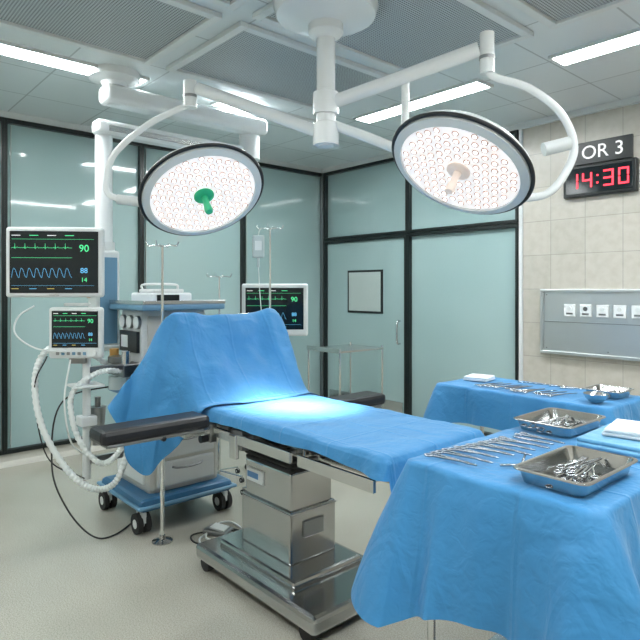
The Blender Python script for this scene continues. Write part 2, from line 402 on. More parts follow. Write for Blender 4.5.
c2=(3.845,-2.56,2.065); n2=(-.03,-.555,-.83)
mx1=lamp('left_head',c1,n1,.342,green,0)
mx2=lamp('right_head',c2,n2,.332,pinkh,0)
cyl('arm_l_hub',(cx,cy,2.35),(cx,cy,2.24),.066,white,g)
tube('arm_l',[(cx,cy,2.30),(2.95,-3.015,2.44),(2.56,-3.22,2.63)],.034,white,g,n=6)
cyl('arm_l_joint',(2.51,-3.243,2.68),(2.51,-3.243,2.53),.038,white,g)
cyl('arm_l_joint_ring',(2.51,-3.243,2.60),(2.51,-3.243,2.585),.041,steel_d,g)
tube('yoke_l',[(2.51,-3.243,2.55),(2.45,-3.31,2.51),(2.345,-3.425,2.43),(2.226,-3.562,2.27),(2.195,-3.595,2.12),(2.21,-3.58,2.03),(2.33,-3.455,1.99)],.018,white,g,n=8)
cyl('yoke_l_pivot',(2.235,-3.55,2.01),(2.345,-3.43,1.99),.028,offwhite,g)
cyl('arm_r_hub',(cx,cy,2.51),(cx,cy,2.40),.066,white,g)
tube('arm_r',[(cx,cy,2.45),(3.55,-2.68,2.54),(3.90,-2.48,2.64)],.036,white,g,n=6)
cyl('arm_r_joint',(3.934,-2.463,2.71),(3.934,-2.463,2.52),.034,white,g)
cyl('arm_r_joint_ring',(3.934,-2.463,2.60),(3.934,-2.463,2.585),.037,steel_d,g)
tube('yoke_r',[(3.934,-2.463,2.54),(3.96,-2.435,2.50),(4.065,-2.313,2.45),(4.165,-2.199,2.33),(4.205,-2.15,2.17),(4.17,-2.19,2.03),(4.12,-2.25,1.95),(4.05,-2.33,1.93)],.019,white,g,n=8)
cyl('yoke_r_pivot',(4.19,-2.17,2.19),(4.11,-2.26,2.16),.032,offwhite,g)
tube('link_r',[(cx,cy,2.36),(3.42,-2.74,2.27),(3.60,-2.637,2.17)],.026,white,g,n=5)
cyl('link_r_post',(3.58,-2.637,2.58),(3.58,-2.637,2.14),.020,white,g)
def spot(nm,c,tgt,e):
    l=bpy.data.lights.new(nm,'SPOT'); l.energy=e; l.spot_size=math.radians(27); l.spot_blend=1; l.shadow_soft_size=.16; l.color=(1,.90,.82)
    o=bpy.data.objects.new(nm,l); COL.objects.link(o); d=(Vector(tgt)-Vector(c)).normalized()
    o.location=Vector(c)+d*.2; o.rotation_euler=d.to_track_quat('-Z','Y').to_euler(); o.parent=g.e; o.matrix_parent_inverse=g.inv
spot('beam_1',c1,(3.06,-2.92,.87),480); spot('beam_2',c2,(3.08,-2.90,.87),480)

# ---------------------------------------------------------------- pendant
g=Grp('ceiling_supply_pendant',(1.38,-3.3,H))
px,py=1.38,-3.3
lathe('ceiling_flange',[(.17,3.0),(.17,2.95),(.09,2.93),(.08,2.90)],white,g,Matrix.Translation((1.5,-3.27,0)))
box('upper_arm',(1.5,-2.68,2.84),(.17,1.36,.13),white,g,.04,seg=4)
cyl('elbow',(1.44,-2.10,2.90),(1.44,-2.10,2.58),.085,white,g)
box('lower_arm',(1.41,-2.70,2.63),(.13,1.36,.10),white,g,.03,seg=4)
bx('lower_arm_rail',1.47,1.485,-3.3,-2.15,2.60,2.64,steel,g,.003)
cyl('drop_tube',(px,py,2.66),(px,py,1.75),.060,white,g)
cyl('drop_collar',(px,py,1.83),(px,py,1.75),.075,offwhite,g)
box('service_head',(px,py,1.42),(.17,.17,.70),offwhite,g,.02)
bx('service_head_panel',px+.086,px+.094,py-.06,py+.06,1.12,1.72,midblue,g,.003)
for i in range(4):
    cyl(f'gas_port_{i}',(px-.03+.0,py-.086,1.2+.13*i),(px-.03,py-.105,1.2+.13*i),.022,[green,labelb,amber,white][i],g,16)
tube('monitor_arm',[(px,py-.08,1.62),(1.50,-3.52,1.64),(1.74,-3.70,1.66)],.022,offwhite,g,n=6)
box('rail_shelf',(px,py-.02,1.1),(.26,.24,.02),offwhite,g,.006)

# ---------------------------------------------------------------- monitors
def ribbon(nm,P,w,y,mat,g):
    v=[];f=[]
    for i,(x,z) in enumerate(P):
        a=P[max(i-1,0)]; c=P[min(i+1,len(P)-1)]
        d=Vector((c[0]-a[0],c[1]-a[1])); d.normalize() if d.length else None
        nx,nz=-d.y*w/2,d.x*w/2
        v+= [(x+nx,y,z+nz),(x-nx,y,z-nz)]
    for i in range(len(P)-1): f.append((2*i,2*i+1,2*i+3,2*i+2))
    return mesh(nm,v,f,mat,g)
def ecg(t):
    t%=1
    if .12<t<.2: return .12*math.sin((t-.12)/.08*math.pi)
    if .28<t<.31: return -.15
    if .31<=t<.34: return 1
    if .34<=t<.37: return -.3
    if .5<t<.64: return .2*math.sin((t-.5)/.14*math.pi)
    return 0
def pleth(t):
    t%=1
    return math.sin(t/.3*math.pi/2) if t<.3 else (1-(t-.3)/.7)+.12*math.sin((t-.3)/.7*math.pi*2)
def monitor(g,w,h,cz=0,bez=.028,bezmat=offwhite,chin=.0,scale=1):
    box('housing',(0,.03,cz),(w,.055,h),bezmat,g,.018,seg=4)
    box('rear_cover',(0,.075,cz),(w*.7,.06,h*.7),bezmat,g,.02,seg=3)
    sw,sh=w-2*bez,h-2*bez-chin; sz=cz+chin/2
    box('screen',(0,.001,sz),(sw,.006,sh),screen,g,.002)
    y=-.0035; x0=-sw/2+.012; xw=sw*.68
    rows=[(.76,e_green,ecg,6,.07),(.60,e_green,lambda t:0,1,.08),(.28,e_blue,pleth,8,.15)]
    for i,(rz,mt,fn,c,amp) in enumerate(rows):
        P=[(x0+xw*k/240, sz-sh/2+sh*rz+fn(k/240*c)*sh*amp-sh*.03) for k in range(241)]
        ribbon(f'trace_{i}',P,.0017*scale,y,mt,g)
    ribbon('divider_1',[(x0,sz+sh*.37),(x0+sw*.93,sz+sh*.37)],.0012,y,e_green,g)
    ribbon('divider_2',[(x0,sz-sh*.38),(x0+sw*.93,sz-sh*.38)],.001,y,e_blue,g)
    for i,(s,mt,rz,q) in enumerate((('90',e_green,.22,.16),('88',e_blue,-.14,.12),('14',e_green,-.29,.10))):
        text(f'value_{i}',s,sh*q,(sw*.34,y,sz+sh*rz),mt,g,.0003)
    for i in range(4):
        ribbon(f'row_caption_{i}',[(x0+i*sw*.2,sz+sh*.43),(x0+i*sw*.2+sw*.10,sz+sh*.43)],.004*scale,y,e_green if i%2 else e_white,g)
        ribbon(f'foot_caption_{i}',[(x0+i*sw*.2,sz-sh*.43),(x0+i*sw*.2+sw*.08,sz-sh*.43)],.003*scale,y,e_blue if i%2 else e_yel,g)
    if chin>0:
        for i in range(6): box(f'key_{i}',(-w*.32+i*w*.1,-.001,cz-h/2+bez*.5+chin*.45),(w*.06,.006,chin*.4),midblue if i%2 else steel_d,g,.002)
        cyl('knob',(w*.36,.005,cz-h/2+bez*.5+chin*.5),(w*.36,-.014,cz-h/2+bez*.5+chin*.5),chin*.35,offwhite,g,16)
def rad(a): return math.radians(a)
g=Grp('patient_monitor',(1.83,-3.77,1.66),rad(54),True); monitor(g,.56,.42,bez=.026)
cyl('mount_plate',(0,.10,0),(0,.125,0),.05,steel_d,g)
text('brand_strip','MONITOR',.012,(0,.0015,-.198),steel_d,g,.0006)
g=Grp('patient_monitor',(1.87,-3.664,1.235),rad(50),True); monitor(g,.32,.31,bez=.022,chin=.045,scale=.8)
box('carry_handle',(0,.04,.17),(.16,.03,.02),offwhite,g,.008)
box('mount_block',(0,.07,-.165),(.10,.08,.05),steel_d,g,.006)
g=Grp('patient_monitor',(1.56,-1.93,0),rad(46),True); monitor(g,.56,.44,cz=1.325,bez=.035,chin=.02)
cyl('stand_post',(0,.09,.10),(0,.09,1.30),.022,steel,g)
box('stand_mount',(0,.09,1.20),(.10,.05,.18),steel_d,g,.006)
for i in range(5):
    a=2*math.pi*i/5; cyl(f'stand_leg_{i}',(0,.09,.10),(.26*math.cos(a),.09+.26*math.sin(a),.07),.014,steel,g,12)
    caster(f'stand_caster_{i}',.26*math.cos(a),.09+.26*math.sin(a),.028,g,zt=.075)

# ---------------------------------------------------------------- anaesthesia machine
g=Grp('anesthesia_machine',(1.78,-3.02,0))
bx('base_plinth',1.47,2.12,-3.36,-2.70,.13,.21,navy,g,.03)
bx('base_bumper',1.45,2.14,-3.38,-2.68,.155,.175,midblue,g,.01)
for i,(x,y) in enumerate(((1.53,-3.33),(2.06,-3.33),(1.53,-2.75),(2.06,-2.75))): caster(f'caster_{i}',x,y,.062,g,zt=.16,top=offwhite)
bx('lower_cabinet',1.53,2.04,-3.27,-2.76,.20,.80,beige,g,.035)
for i,(a,b_) in enumerate(((.24,.40),(.42,.58),(.60,.76))):
    bx(f'drawer_{i}',2.03,2.055,-3.22,-2.81,a,b_,offwhite,g,.012)
    tube(f'drawer_handle_{i}',[(2.055,-3.12,b_-.04),(2.075,-3.09,b_-.045),(2.08,-3.01,b_-.05),(2.075,-2.93,b_-.045),(2.055,-2.90,b_-.04)],.007,steel_d,g,n=4)
bx('side_panel',1.58,1.98,-3.285,-3.265,.26,.74,offwhite,g,.008)
bx('work_surface',1.50,2.12,-3.32,-2.70,.80,.84,navy,g,.012)
bx('upper_cabinet',1.53,1.86,-3.24,-2.76,.84,1.36,offwhite,g,.02)
bx('upper_face',1.86,1.875,-3.20,-2.80,.88,1.32,beige,g,.006)
bx('top_shelf',1.47,2.02,-3.30,-2.70,1.36,1.40,midblue,g,.012)
bx('top_rail_1',1.47,2.02,-3.30,-3.288,1.40,1.425,steel,g,.003); bx('top_rail_2',2.008,2.02,-3.288,-2.70,1.40,1.425,steel,g,.003)
for i in range(3):
    y=-3.12+.12*i
    cyl(f'vaporizer_{i}',(1.93,y,.98),(1.93,y,1.14),.045,[offwhite,amber,labelb][i],g,20)
    cyl(f'vaporizer_dial_{i}',(1.93,y,1.14),(1.93,y,1.19),.036,steel_d,g,20)
    bx(f'vaporizer_mount_{i}',1.86,1.92,y-.02,y+.02,1.0,1.1,steel,g,.003)
for i in range(4): cyl(f'flow_tube_{i}',(1.885,-2.87+.03*i,1.0),(1.885,-2.87+.03*i,1.28),.008,[green,labelb,amber,white][i],g,10)
for i in range(3):
    cyl(f'gauge_{i}',(1.60+.11*i,-3.24,1.28),(1.60+.11*i,-3.262,1.28),.040,white,g,24)
    cyl(f'gauge_ring_{i}',(1.60+.11*i,-3.24,1.28),(1.60+.11*i,-3.258,1.28),.045,steel_d,g,24)
bx('breathing_block',1.60,1.86,-3.36,-3.24,.93,1.02,steel_d,g,.01)
cyl('absorber_upper',(1.73,-3.34,.93),(1.73,-3.34,.80+.045),.06,bagm,g,24)
cyl('absorber_cap',(1.73,-3.34,1.02),(1.73,-3.34,1.06),.065,steel_d,g,24)
cyl('valve_1',(1.64,-3.33,1.02),(1.64,-3.33,1.10),.030,amber,g,20); cyl('valve_2',(1.83,-3.33,1.02),(1.83,-3.33,1.10),.030,chrome,g,20)
bx('aux_panel',1.56,1.84,-3.262,-3.24,1.08,1.22,black,g,.004)
bx('aux_label',1.60,1.70,-3.266,-3.26,1.11,1.19,labelm,g,0)
bx('top_device',1.60,1.92,-3.20,-2.90,1.40,1.475,white,g,.015)
bx('top_device_screen',1.918,1.926,-3.16,-3.0,1.415,1.462,screen,g,.002)
bx('top_device_lid',1.64,1.88,-3.16,-2.94,1.475,1.50,offwhite,g,.01)
tube('top_device_handle',[(1.66,-3.14,1.495),(1.66,-3.13,1.53),(1.86,-3.0,1.53),(1.86,-2.98,1.495)],.008,offwhite,g,n=5)
cyl('side_post',(1.83,-3.58,.33),(1.83,-3.58,1.10),.024,offwhite,g)
bx('side_post_bracket',1.81,1.85,-3.58,-3.28,.98,1.02,steel_d,g,.005)
bx('side_post_bracket_low',1.81,1.85,-3.58,-3.27,.42,.46,steel_d,g,.005)
bx('side_post_shelf',1.74,1.92,-3.67,-3.50,.90,.915,offwhite,g,.004)
cyl('breathing_bag',(1.80,-3.50,.76),(1.80,-3.50,.52),.05,steel_d,g,18,r2=.03)
cyl('bag_neck',(1.80,-3.5,.82),(1.80,-3.5,.76),.018,steel_d,g)
bx('side_clamp',1.78,1.88,-3.63,-3.53,.66,.72,offwhite,g,.008)
tube('breathing_hose_1',[(1.66,-3.36,.98),(1.70,-3.56,1.12),(1.72,-3.76,1.14),(1.74,-3.85,.98),(1.78,-3.83,.70),(1.86,-3.72,.44),(1.96,-3.60,.31),(2.06,-3.50,.34),(2.09,-3.43,.52),(2.04,-3.35,.72),(1.92,-3.34,.93)],.018,hose,g,n=16,corr=.13)
tube('breathing_hose_2',[(1.83,-3.36,.98),(1.88,-3.54,.98),(1.86,-3.68,.86),(1.90,-3.66,.62),(1.98,-3.56,.46),(2.07,-3.48,.52),(2.07,-3.42,.68),(2.0,-3.36,.84)],.016,hose,g,n=16,corr=.13)
tube('power_cable',[(1.6,-3.28,.85),(1.70,-3.68,.8),(1.82,-3.78,.45),(1.90,-3.72,.2),(1.98,-3.60,.03),(2.0,-3.47,.008),(1.8,-3.2,.008)],.005,rubber,g,n=10)
tube('sensor_cable',[(1.80,-3.80,1.10),(1.76,-3.86,.9),(1.80,-3.80,.5),(1.85,-3.60,.34)],.004,rubber,g,n=10)
tube('monitor_cable',[(1.76,-3.86,1.40),(1.74,-3.94,1.34),(1.74,-3.96,1.24),(1.78,-3.86,1.15),(1.84,-3.70,1.12)],.005,hose,g,n=10)
tube('white_cable',[(1.90,-3.70,1.08),(1.95,-3.75,.85),(1.90,-3.70,.6),(1.88,-3.62,.5)],.005,hose,g,n=10)

# ---------------------------------------------------------------- IV stands
def ivstand(x,y,top,bag=False,base=.2,n=5):
    g=Grp('iv_stand',(x,y,0))
    cyl('lower_pole',(x,y,.015),(x,y,top*.62),.0125,chrome,g,16)
    cyl('upper_pole',(x,y,top*.6),(x,y,top),.008,chrome,g,16)
    cyl('clamp',(x,y,top*.6),(x,y,top*.64),.018,black,g,16)
    if n==0:
        lathe('weighted_foot',[(.06,0),(.06,.006),(.045,.012),(.02,.02),(.016,.04)],steel_t,g,Matrix.Translation((x,y,0)),32)
    for i in range(n):
        a=2*math.pi*i/n+.5
        cyl(f'leg_{i}',(x,y,.07),(x+base*math.cos(a),y+base*math.sin(a),.045),.009,chrome,g,10)
        caster(f'castor_{i}',x+base*math.cos(a),y+base*math.sin(a),.018,g,zt=.05)
    for i in range(4):
        a=math.pi/2*i+.75; dx,dy=math.cos(a),math.sin(a)
        tube(f'hook_{i}',[(x,y,top-.01),(x+.05*dx,y+.05*dy,top),(x+.085*dx,y+.085*dy,top-.005),(x+.10*dx,y+.10*dy,top+.02)],.004,chrome,g,n=5,segs=8)
    if bag:
        bxx,byy=x-.055,y-.065
        box('iv_bag',(bxx,byy,top-.135),(.09,.03,.17),bagm,g,.014,Euler((0,0,rad(45))),seg=3)
        box('iv_bag_label',(bxx+.012,byy-.011,top-.13),(.05,.008,.07),labelm,g,.001,Euler((0,0,rad(45))))
        tube('iv_bag_loop',[(bxx,byy,top-.05),(bxx+.01,byy,top-.02),(x-.04,y-.05,top)],.003,hose,g,n=4,segs=6)
        cyl('drip_chamber',(bxx,byy,top-.22),(bxx,byy,top-.29),.010,bagm,g,12)
        tube('iv_line',[(bxx,byy,top-.29),(bxx+.02,byy,top-.5),(bxx+.03,byy+.03,top-.8),(x+.02,y,top-.95)],.003,hose,g,n=6,segs=6)
ivstand(2.262,-3.29,1.76,n=0)
ivstand(2.004,-2.305,1.95,True)
ivstand(1.516,-2.44,1.60)
g=Grp('steel_trolley',(1.6,-1.1,0))
for z in (.30,.94): 
    bx(f'shelf_{z}',1.38,1.82,-1.42,-.86,z,z+.02,steel,g,.004)
    bx(f'shelf_lip_{z}',1.38,1.82,-1.425,-1.41,z,z+.04,steel,g,.003)
for i,(x,y) in enumerate(((1.39,-1.41),(1.81,-1.41),(1.39,-.87),(1.81,-.87))):
    cyl(f'leg_{i}',(x,y,.08),(x,y,.98),.011,chrome,g,12); caster(f'caster_{i}',x,y,.035,g,zt=.09)

# ---------------------------------------------------------------- operating table
g=Grp('operating_table',(3.15,-2.95,0))
bx('base_plate',2.68,3.66,-3.31,-2.72,.055,.135,steel_t,g,.022)
bx('base_cover',2.78,3.42,-3.22,-2.78,.13,.165,steel_t,g,.015)
bx('base_skirt',2.72,3.62,-3.27,-2.76,.03,.06,black,g,.004)
for i,(x,y) in enumerate(((2.75,-3.26),(3.58,-3.26),(2.75,-2.78),(3.58,-2.78))): 
    cyl(f'castor_{i}',(x-.0,y-.03,.040),(x,y+.03,.040),.040,rubber,g,20)
    cyl(f'levelling_foot_{i}',(x,y,.04),(x,y,.07),.03,steel_d,g,16)
bx('column_cover_lower',2.86,3.28,-3.13,-2.83,.16,.42,steel_t,g,.012)
bx('column_cover_upper',2.875,3.265,-3.115,-2.845,.40,.60,steel_t,g,.010)
bx('column_seam',2.858,3.282,-3.132,-2.828,.405,.412,steel_d,g,.002)
for i in range(5): bx(f'bellows_{i}',2.88-.004*i,3.27+.004*i,-3.12-.004*i,-2.85+.004*i,.60+.025*i,.622+.025*i,rubber,g,.010)
bx('label_plate_white',2.895,3.045,-3.120,-3.113,.49,.56,labelm,g,.001)
bx('label_mark',2.905,3.0,-3.123,-3.119,.51,.54,labelb,g,.001)
bx('control_box',3.262,3.29,-3.05,-2.92,.28,.36,steel_d,g,.004)
bx('tilt_head',2.82,3.34,-3.14,-2.80,.725,.76,steel_d,g,.008)
bx('frame_back',2.40,3.02,-3.23,-2.67,.745,.79,steel_t,g,.006)
bx('frame_seat',3.03,3.50,-3.23,-2.67,.745,.79,steel_t,g,.006)
bx('frame_leg',3.51,4.0,-3.21,-2.69,.755,.79,steel_t,g,.006)
for s,y in (('near',-3.285),('far',-2.615)):
    for i,(a,b_) in enumerate(((2.60,3.0),(3.05,3.48),(3.53,3.98))):
        bx(f'rail_{s}_{i}',a,b_,y-.008,y+.008,.735,.785,steel,g,.003)
        for j,xx in enumerate((a+.05,b_-.05)): bx(f'rail_post_{s}_{i}_{j}',xx-.015,xx+.015,min(y,y+(.06 if s=="near" else -.06)),max(y,y+(.06 if s=="near" else -.06)),.76,.78,steel_d,g,.002)
bx('hinge_near',2.98,3.08,-3.275,-3.22,.70,.80,steel_d,g,.01)
bx('hinge_near_plate',3.0,3.06,-3.30,-3.275,.66,.78,steel,g,.006)
for i,(a,b_) in enumerate(((2.34,2.66),(2.67,3.02),(3.03,3.50),(3.51,4.0))):
    bx(f'mattress_{i}',a,b_,-3.255,-2.645,.79,.868,black,g,.018)
def arm(pre,y0,y1,x,w=.085):
    s=1 if y1>y0 else -1
    bx(pre+'_pad',x-w,x+w,min(y0,y1),max(y0,y1),.79,.858,black,g,.022)
    bx(pre+'_plate',x-.07,x+.07,min(y0+.03*s,y1-.03*s),max(y0+.03*s,y1-.03*s),.775,.79,steel_d,g,.004)
    yr=-3.285 if s<0 else -2.615
    bx(pre+'_bracket',x-.03,x+.03,min(yr,y0+.12*s),max(yr,y0+.12*s),.745,.775,steel,g,.004)
    bx(pre+'_clamp',x-.035,x+.035,yr-.02,yr+.02,.70,.80,steel_d,g,.006)
    cyl(pre+'_knob',(x,yr+.02*s,.72),(x,yr+.06*s,.72),.02,black,g,16)
    cyl(pre+'_strap',(x-.07,y0+.25*s,.775),(x+.07,y0+.25*s,.775),.012,black,g,10)
arm('arm_board_near',-3.33,-3.89,2.80); arm('arm_board_far',-2.57,-2.20,2.98)
tube('screen_frame',[(2.50,-3.285,.77),(2.43,-3.30,1.0),(2.425,-3.305,1.25),(2.425,-3.27,1.325),(2.425,-2.95,1.335),(2.425,-2.65,1.335),(2.425,-2.605,1.25),(2.43,-2.60,1.0),(2.50,-2.615,.77)],.008,chrome,g,n=6)

# ---------------------------------------------------------------- drapes
def nz(x,y,z,s=1): return noise.noise(Vector((x*s,y*s,z*s)))
def drape(name,x0,x1,y0,y1,z,hang,flare,g,seed=0,rad_=.03,cdrop=.08,cflare=.06,fold=.015,fl=.16,rows=22,topn=.004,endhang=None):
    cx,cy=(x0+x1)/2,(y0+y1)/2
    P=[];step=.008
    def line(a,b_,n_):
        d=math.dist(a,b_); k=max(2,int(d/step))
        for i in range(k): t=i/k; P.append((a[0]+(b_[0]-a[0])*t,a[1]+(b_[1]-a[1])*t,n_[0],n_[1]))
    def arc(c,a0):
        for i in range(12):
            a=a0+math.pi/2*i/12; P.append((c[0]+rad_*math.cos(a),c[1]+rad_*math.sin(a),math.cos(a),math.sin(a)))
    r=rad_
    line((x1,y0+r),(x1,y1-r),(1,0)); arc((x1-r,y1-r),0); line((x1-r,y1),(x0+r,y1),(0,1)); arc((x0+r,y1-r),math.pi/2)
    line((x0,y1-r),(x0,y0+r),(-1,0)); arc((x0+r,y0+r),math.pi); line((x0+r,y0),(x1-r,y0),(0,-1)); arc((x1-r,y0+r),1.5*math.pi)
    n=len(P); corners=[(x0,y0),(x1,y0),(x0,y1),(x1,y1)]
    V=[];F=[]
    topk=[0.02+.98*i/26 for i in range(27)]
    for k in topk:
        for p in P:
            x=cx+(p[0]-cx)*k; y=cy+(p[1]-cy)*k
            V.append((x,y,z+topn*nz(x*5+seed,y*5,seed)+topn*.5*nz(x*14,y*14,seed+3)-(.004 if k==1 else 0)))
    cf=[min(math.dist((p[0],p[1]),c) for c in corners) for p in P]
    for rr in range(1,rows+1):
        t=rr/rows
        for i,p in enumerate(P):
            c=math.exp(-(cf[i]/.13)**2); s=i*step
            per=s/fl*2*math.pi
            wob=math.sin(per+2.5*nz(p[0]*2+seed,p[1]*2,seed)*2)*.6+1.1*nz(p[0]*6+seed,p[1]*6,t*.8+seed)
            rid=(1-abs(nz(p[0]*9+seed*2,p[1]*9,t*.5+seed+20))*2.2)
            h=hang if endhang is None or p[2]<.9 else endhang
            hh=h+cdrop*c+.018*nz(p[0]*4,p[1]*4,seed+9)
            cone=math.exp(-(cf[i]/.24)**2)*abs(math.sin((cf[i]-.03)/.075*math.pi/2))**1.4*min(1,cf[i]/.05)
            out=flare*t**.8+cflare*c*t+fold*(.5+.7*math.exp(-(cf[i]/.2)**2))*wob*t**.7-fold*1.5*cone*t**.6+fold*.45*rid*t
            out=max(out,-.012*min(1,t*3))+.008*min(1,t*6)
            lat=.5*fold*t*nz(p[0]*5+7,p[1]*5+seed,1.0)
            x=p[0]+p[2]*out-p[3]*lat; y=p[1]+p[3]*out+p[2]*lat
            V.append((x,y,z-.004-hh*t-.004*min(1,t*8)))
    R_=len(topk)+rows
    for a in range(R_-1):
        for i in range(n):
            j=(i+1)%n; F.append((a*n+i,a*n+j,(a+1)*n+j,(a+1)*n+i))
    F.append(tuple(range(n))[::-1])
    return mesh(name,V,F,drape_m,g,True)
g=Grp('surgical_drape',(3.35,-2.95,.87))
drape('table_cover',2.64,4.02,-3.275,-2.625,.877,.055,.010,g,seed=2,rad_=.03,cdrop=.02,cflare=.012,fold=.006,fl=.3,endhang=.10,topn=.006)
def bicubic(grid,nu,nv):
    rows=[catmull(r,nv) for r in grid]; m=len(rows[0]); cols=[catmull([r[i] for r in rows],nu) for i in range(m)]
    return cols
g=Grp('surgical_drape',(2.5,-2.95,1.1))
C=[
 [(2.30,-2.42,.80),(2.40,-2.40,.92),(2.56,-2.47,.72),(2.70,-2.55,.76),(2.90,-2.585,.80)],
 [(2.33,-2.50,.95),(2.42,-2.50,1.12),(2.60,-2.53,.93),(2.74,-2.575,.86),(2.95,-2.60,.84)],
 [(2.36,-2.575,1.05),(2.43,-2.58,1.362),(2.62,-2.60,1.11),(2.76,-2.61,.90),(2.86,-2.63,.884)],
 [(2.36,-2.80,1.02),(2.43,-2.80,1.345),(2.59,-2.80,1.08),(2.76,-2.80,.90),(2.87,-2.80,.884)],
 [(2.36,-3.05,1.02),(2.43,-3.05,1.343),(2.58,-3.05,1.10),(2.74,-3.05,.905),(2.85,-3.05,.884)],
 [(2.36,-3.30,1.02),(2.42,-3.325,1.350),(2.56,-3.31,1.12),(2.70,-3.295,.905),(2.80,-3.285,.884)],
 [(2.33,-3.43,.90),(2.37,-3.47,1.10),(2.50,-3.43,.92),(2.62,-3.36,.80),(2.70,-3.32,.79)],
 [(2.27,-3.53,.80),(2.31,-3.63,.84),(2.47,-3.53,.50),(2.59,-3.42,.60),(2.66,-3.34,.72)]]
cols=bicubic(C,18,22); nu=len(cols[0]); nv=len(cols); V=[];F=[]
for i,c in enumerate(cols):
    for j,p in enumerate(c):
        flap=max(0,(-3.30-p.y)/.3)
        w_=min(1,max(.12,(p.z-.88)*6))
        rid=(1-abs(nz(p.x*4+p.y*3,p.y*6,p.z*2.2+4))*3)
        d=(.012*nz(p.x*6,p.y*6,p.z*5)+.007*nz(p.x*15,p.y*15,p.z*15)+.009*rid)*(w_ if flap==0 else 1)+flap*.026*math.sin(p.x*42+p.z*5)
        q=p.copy(); q.x+=d; q.z+=d*.5 if p.z>.93 else abs(d)*.3; q.y-=flap*.014*math.sin(p.x*55)
        V.append(q)
for i in range(nv-1):
    for j in range(nu-1): F.append((i*nu+j,i*nu+j+1,(i+1)*nu+j+1,(i+1)*nu+j))
mesh('screen_cover',V,F,drape_m,g,True)

# ---------------------------------------------------------------- instruments
def forceps(V,F,mx,L,kind=0):
    def addsweep(P,rf,segs=6):
        v,f=sweepdata([mx@Vector(p) for p in P],rf,segs); o=len(V); V.extend(v); F.extend([tuple(i+o for i in ff) for ff in f])
    r=.0030
    if kind<2:
        jl=L*.32 if kind==0 else L*.42
        for s in (-1,1):
            addsweep(catmull([(0,s*.013,r),(L*.25,s*.008,r),(L-jl,0,r*1.3),(L-jl*.5,-s*.003,r),(L,-s*.0006,r)],3),lambda i:r*(1.25 if i<9 else .9))
            ring=[(-.012+.014*math.cos(a),s*.017+.010*math.sin(a),r) for a in [2*math.pi*k/14 for k in range(15)]]
            addsweep(ring,r*.95,6)
    elif kind==2:
        for s in (-1,1):
            addsweep(catmull([(0,0,r),(L*.3,s*.006,r),(L*.7,s*.005,r),(L,s*.001,r)],3),lambda i:r*1.1)
    else:
        addsweep([(0,0,r),(L*.7,0,r)],lambda i:r*1.4); addsweep([(L*.7,0,r),(L*.85,.003,r),(L,0,r)],lambda i:r*(1.2,1.5,.2)[i])
def tray(name,x0,x1,y0,y1,z,h=.04,fill=8,seed=1):
    g=Grp(name,((x0+x1)/2,(y0+y1)/2,z)); t=.003
    ins=.012
    pr=[(-.010,h),(-.009,h+.002),(0,h+.002),(ins*.5,h*.5),(ins,.003),(ins+.01,.002)]
    def ringpts(o,zz):
        P=[];r=.028
        for (cx,cy,a0) in ((x1-o-r,y1-o-r,0),(x0+o+r,y1-o-r,90),(x0+o+r,y0+o+r,180),(x1-o-r,y0+o+r,270)):
            for i in range(7):
                a=rad(a0+15*i); P.append((cx+r*math.cos(a),cy+r*math.sin(a),z+zz))
        return P
    V=[];F=[]
    for o,zz in [(ins*.9,0),(0.001,h-.002),(-.010,h-.002)]+pr: V+=ringpts(o,zz)
    m=28; k=len(pr)+3
    for a in range(k-1):
        for i in range(m): j=(i+1)%m; F.append((a*m+i,a*m+j,(a+1)*m+j,(a+1)*m+i))
    F.append(tuple(range((k-1)*m,k*m))); F.append(tuple(range(m))[::-1])
    autosmooth(mesh('basin',V,F,steel_t,g),.7)
    V=[];F=[]; rnd=random.Random(seed)
    for i in range(fill):
        a=rnd.uniform(-.5,.5)+(math.pi/2 if (y1-y0)>(x1-x0) else 0)
        ln=rnd.uniform(.11,.15); cx=(x0+x1)/2+rnd.uniform(-.3,.3)*(x1-x0-.1); cy=(y0+y1)/2+rnd.uniform(-.35,.35)*(y1-y0-.1)
        mx=Matrix.Translation((cx-math.cos(a)*ln/2,cy-math.sin(a)*ln/2,z+.004+.0025*i))@Matrix.Rotation(a,4,'Z')@Matrix.Rotation(rnd.uniform(-.06,.04),4,'Y')
        forceps(V,F,mx,ln,rnd.choice((0,0,1,2)))
    mesh('instruments',V,F,inst_m,g,True)
def instr_table(x0,x1,y0,y1,z,legs,**kw):
    g=Grp('instrument_table',((x0+x1)/2,(y0+y1)/2,0))
    bx('steel_top',x0+.03,x1-.03,y0+.03,y1-.03,z-.035,z-.008,steel,g,.004)
    for i,(x,y) in enumerate(((x0+.06,y0+.07),(x1-.06,y0+.07),(x0+.06,y1-.06),(x1-.06,y1-.06))):
        cyl(f'leg_{i}',(x,y,.09),(x,y,z-.03),.0135,steel,g,16); caster(f'caster_{i}',x,y,.04,g,zt=.10)
    bx('lower_shelf',x0+.06,x1-.06,y0+.06,y1-.06,.22,.235,steel,g,.003)
    drape('drape',x0,x1,y0,y1,z,g=g,**kw)
    return g
ZA=.95
instr_table(4.24,4.86,-3.43,-2.46,ZA,True,hang=.375,flare=.060,seed=5,rad_=.035,cdrop=.09,cflare=.11,fold=.040,fl=.25,rows=40)
instr_table(3.17,4.25,-1.86,-1.36,.90,True,hang=.20,flare=.02,seed=11,rad_=.03,cdrop=.07,cflare=.07,fold=.014,fl=.22)
g=Grp('surgical_instrument_set',(4.4,-3.1,ZA)); V=[];F=[]
rnd=random.Random(3)
for i in range(9):
    y=-3.34+.058*i; ln=.165+rnd.uniform(-.02,.025); a=rnd.uniform(-.06,.10)
    mx=Matrix.Translation((4.30+rnd.uniform(-.008,.008)+.006*i,y,ZA+.006))@Matrix.Rotation(a,4,'Z')
    forceps(V,F,mx,ln,(0,0,1,0,0,1,0,2,0)[i])
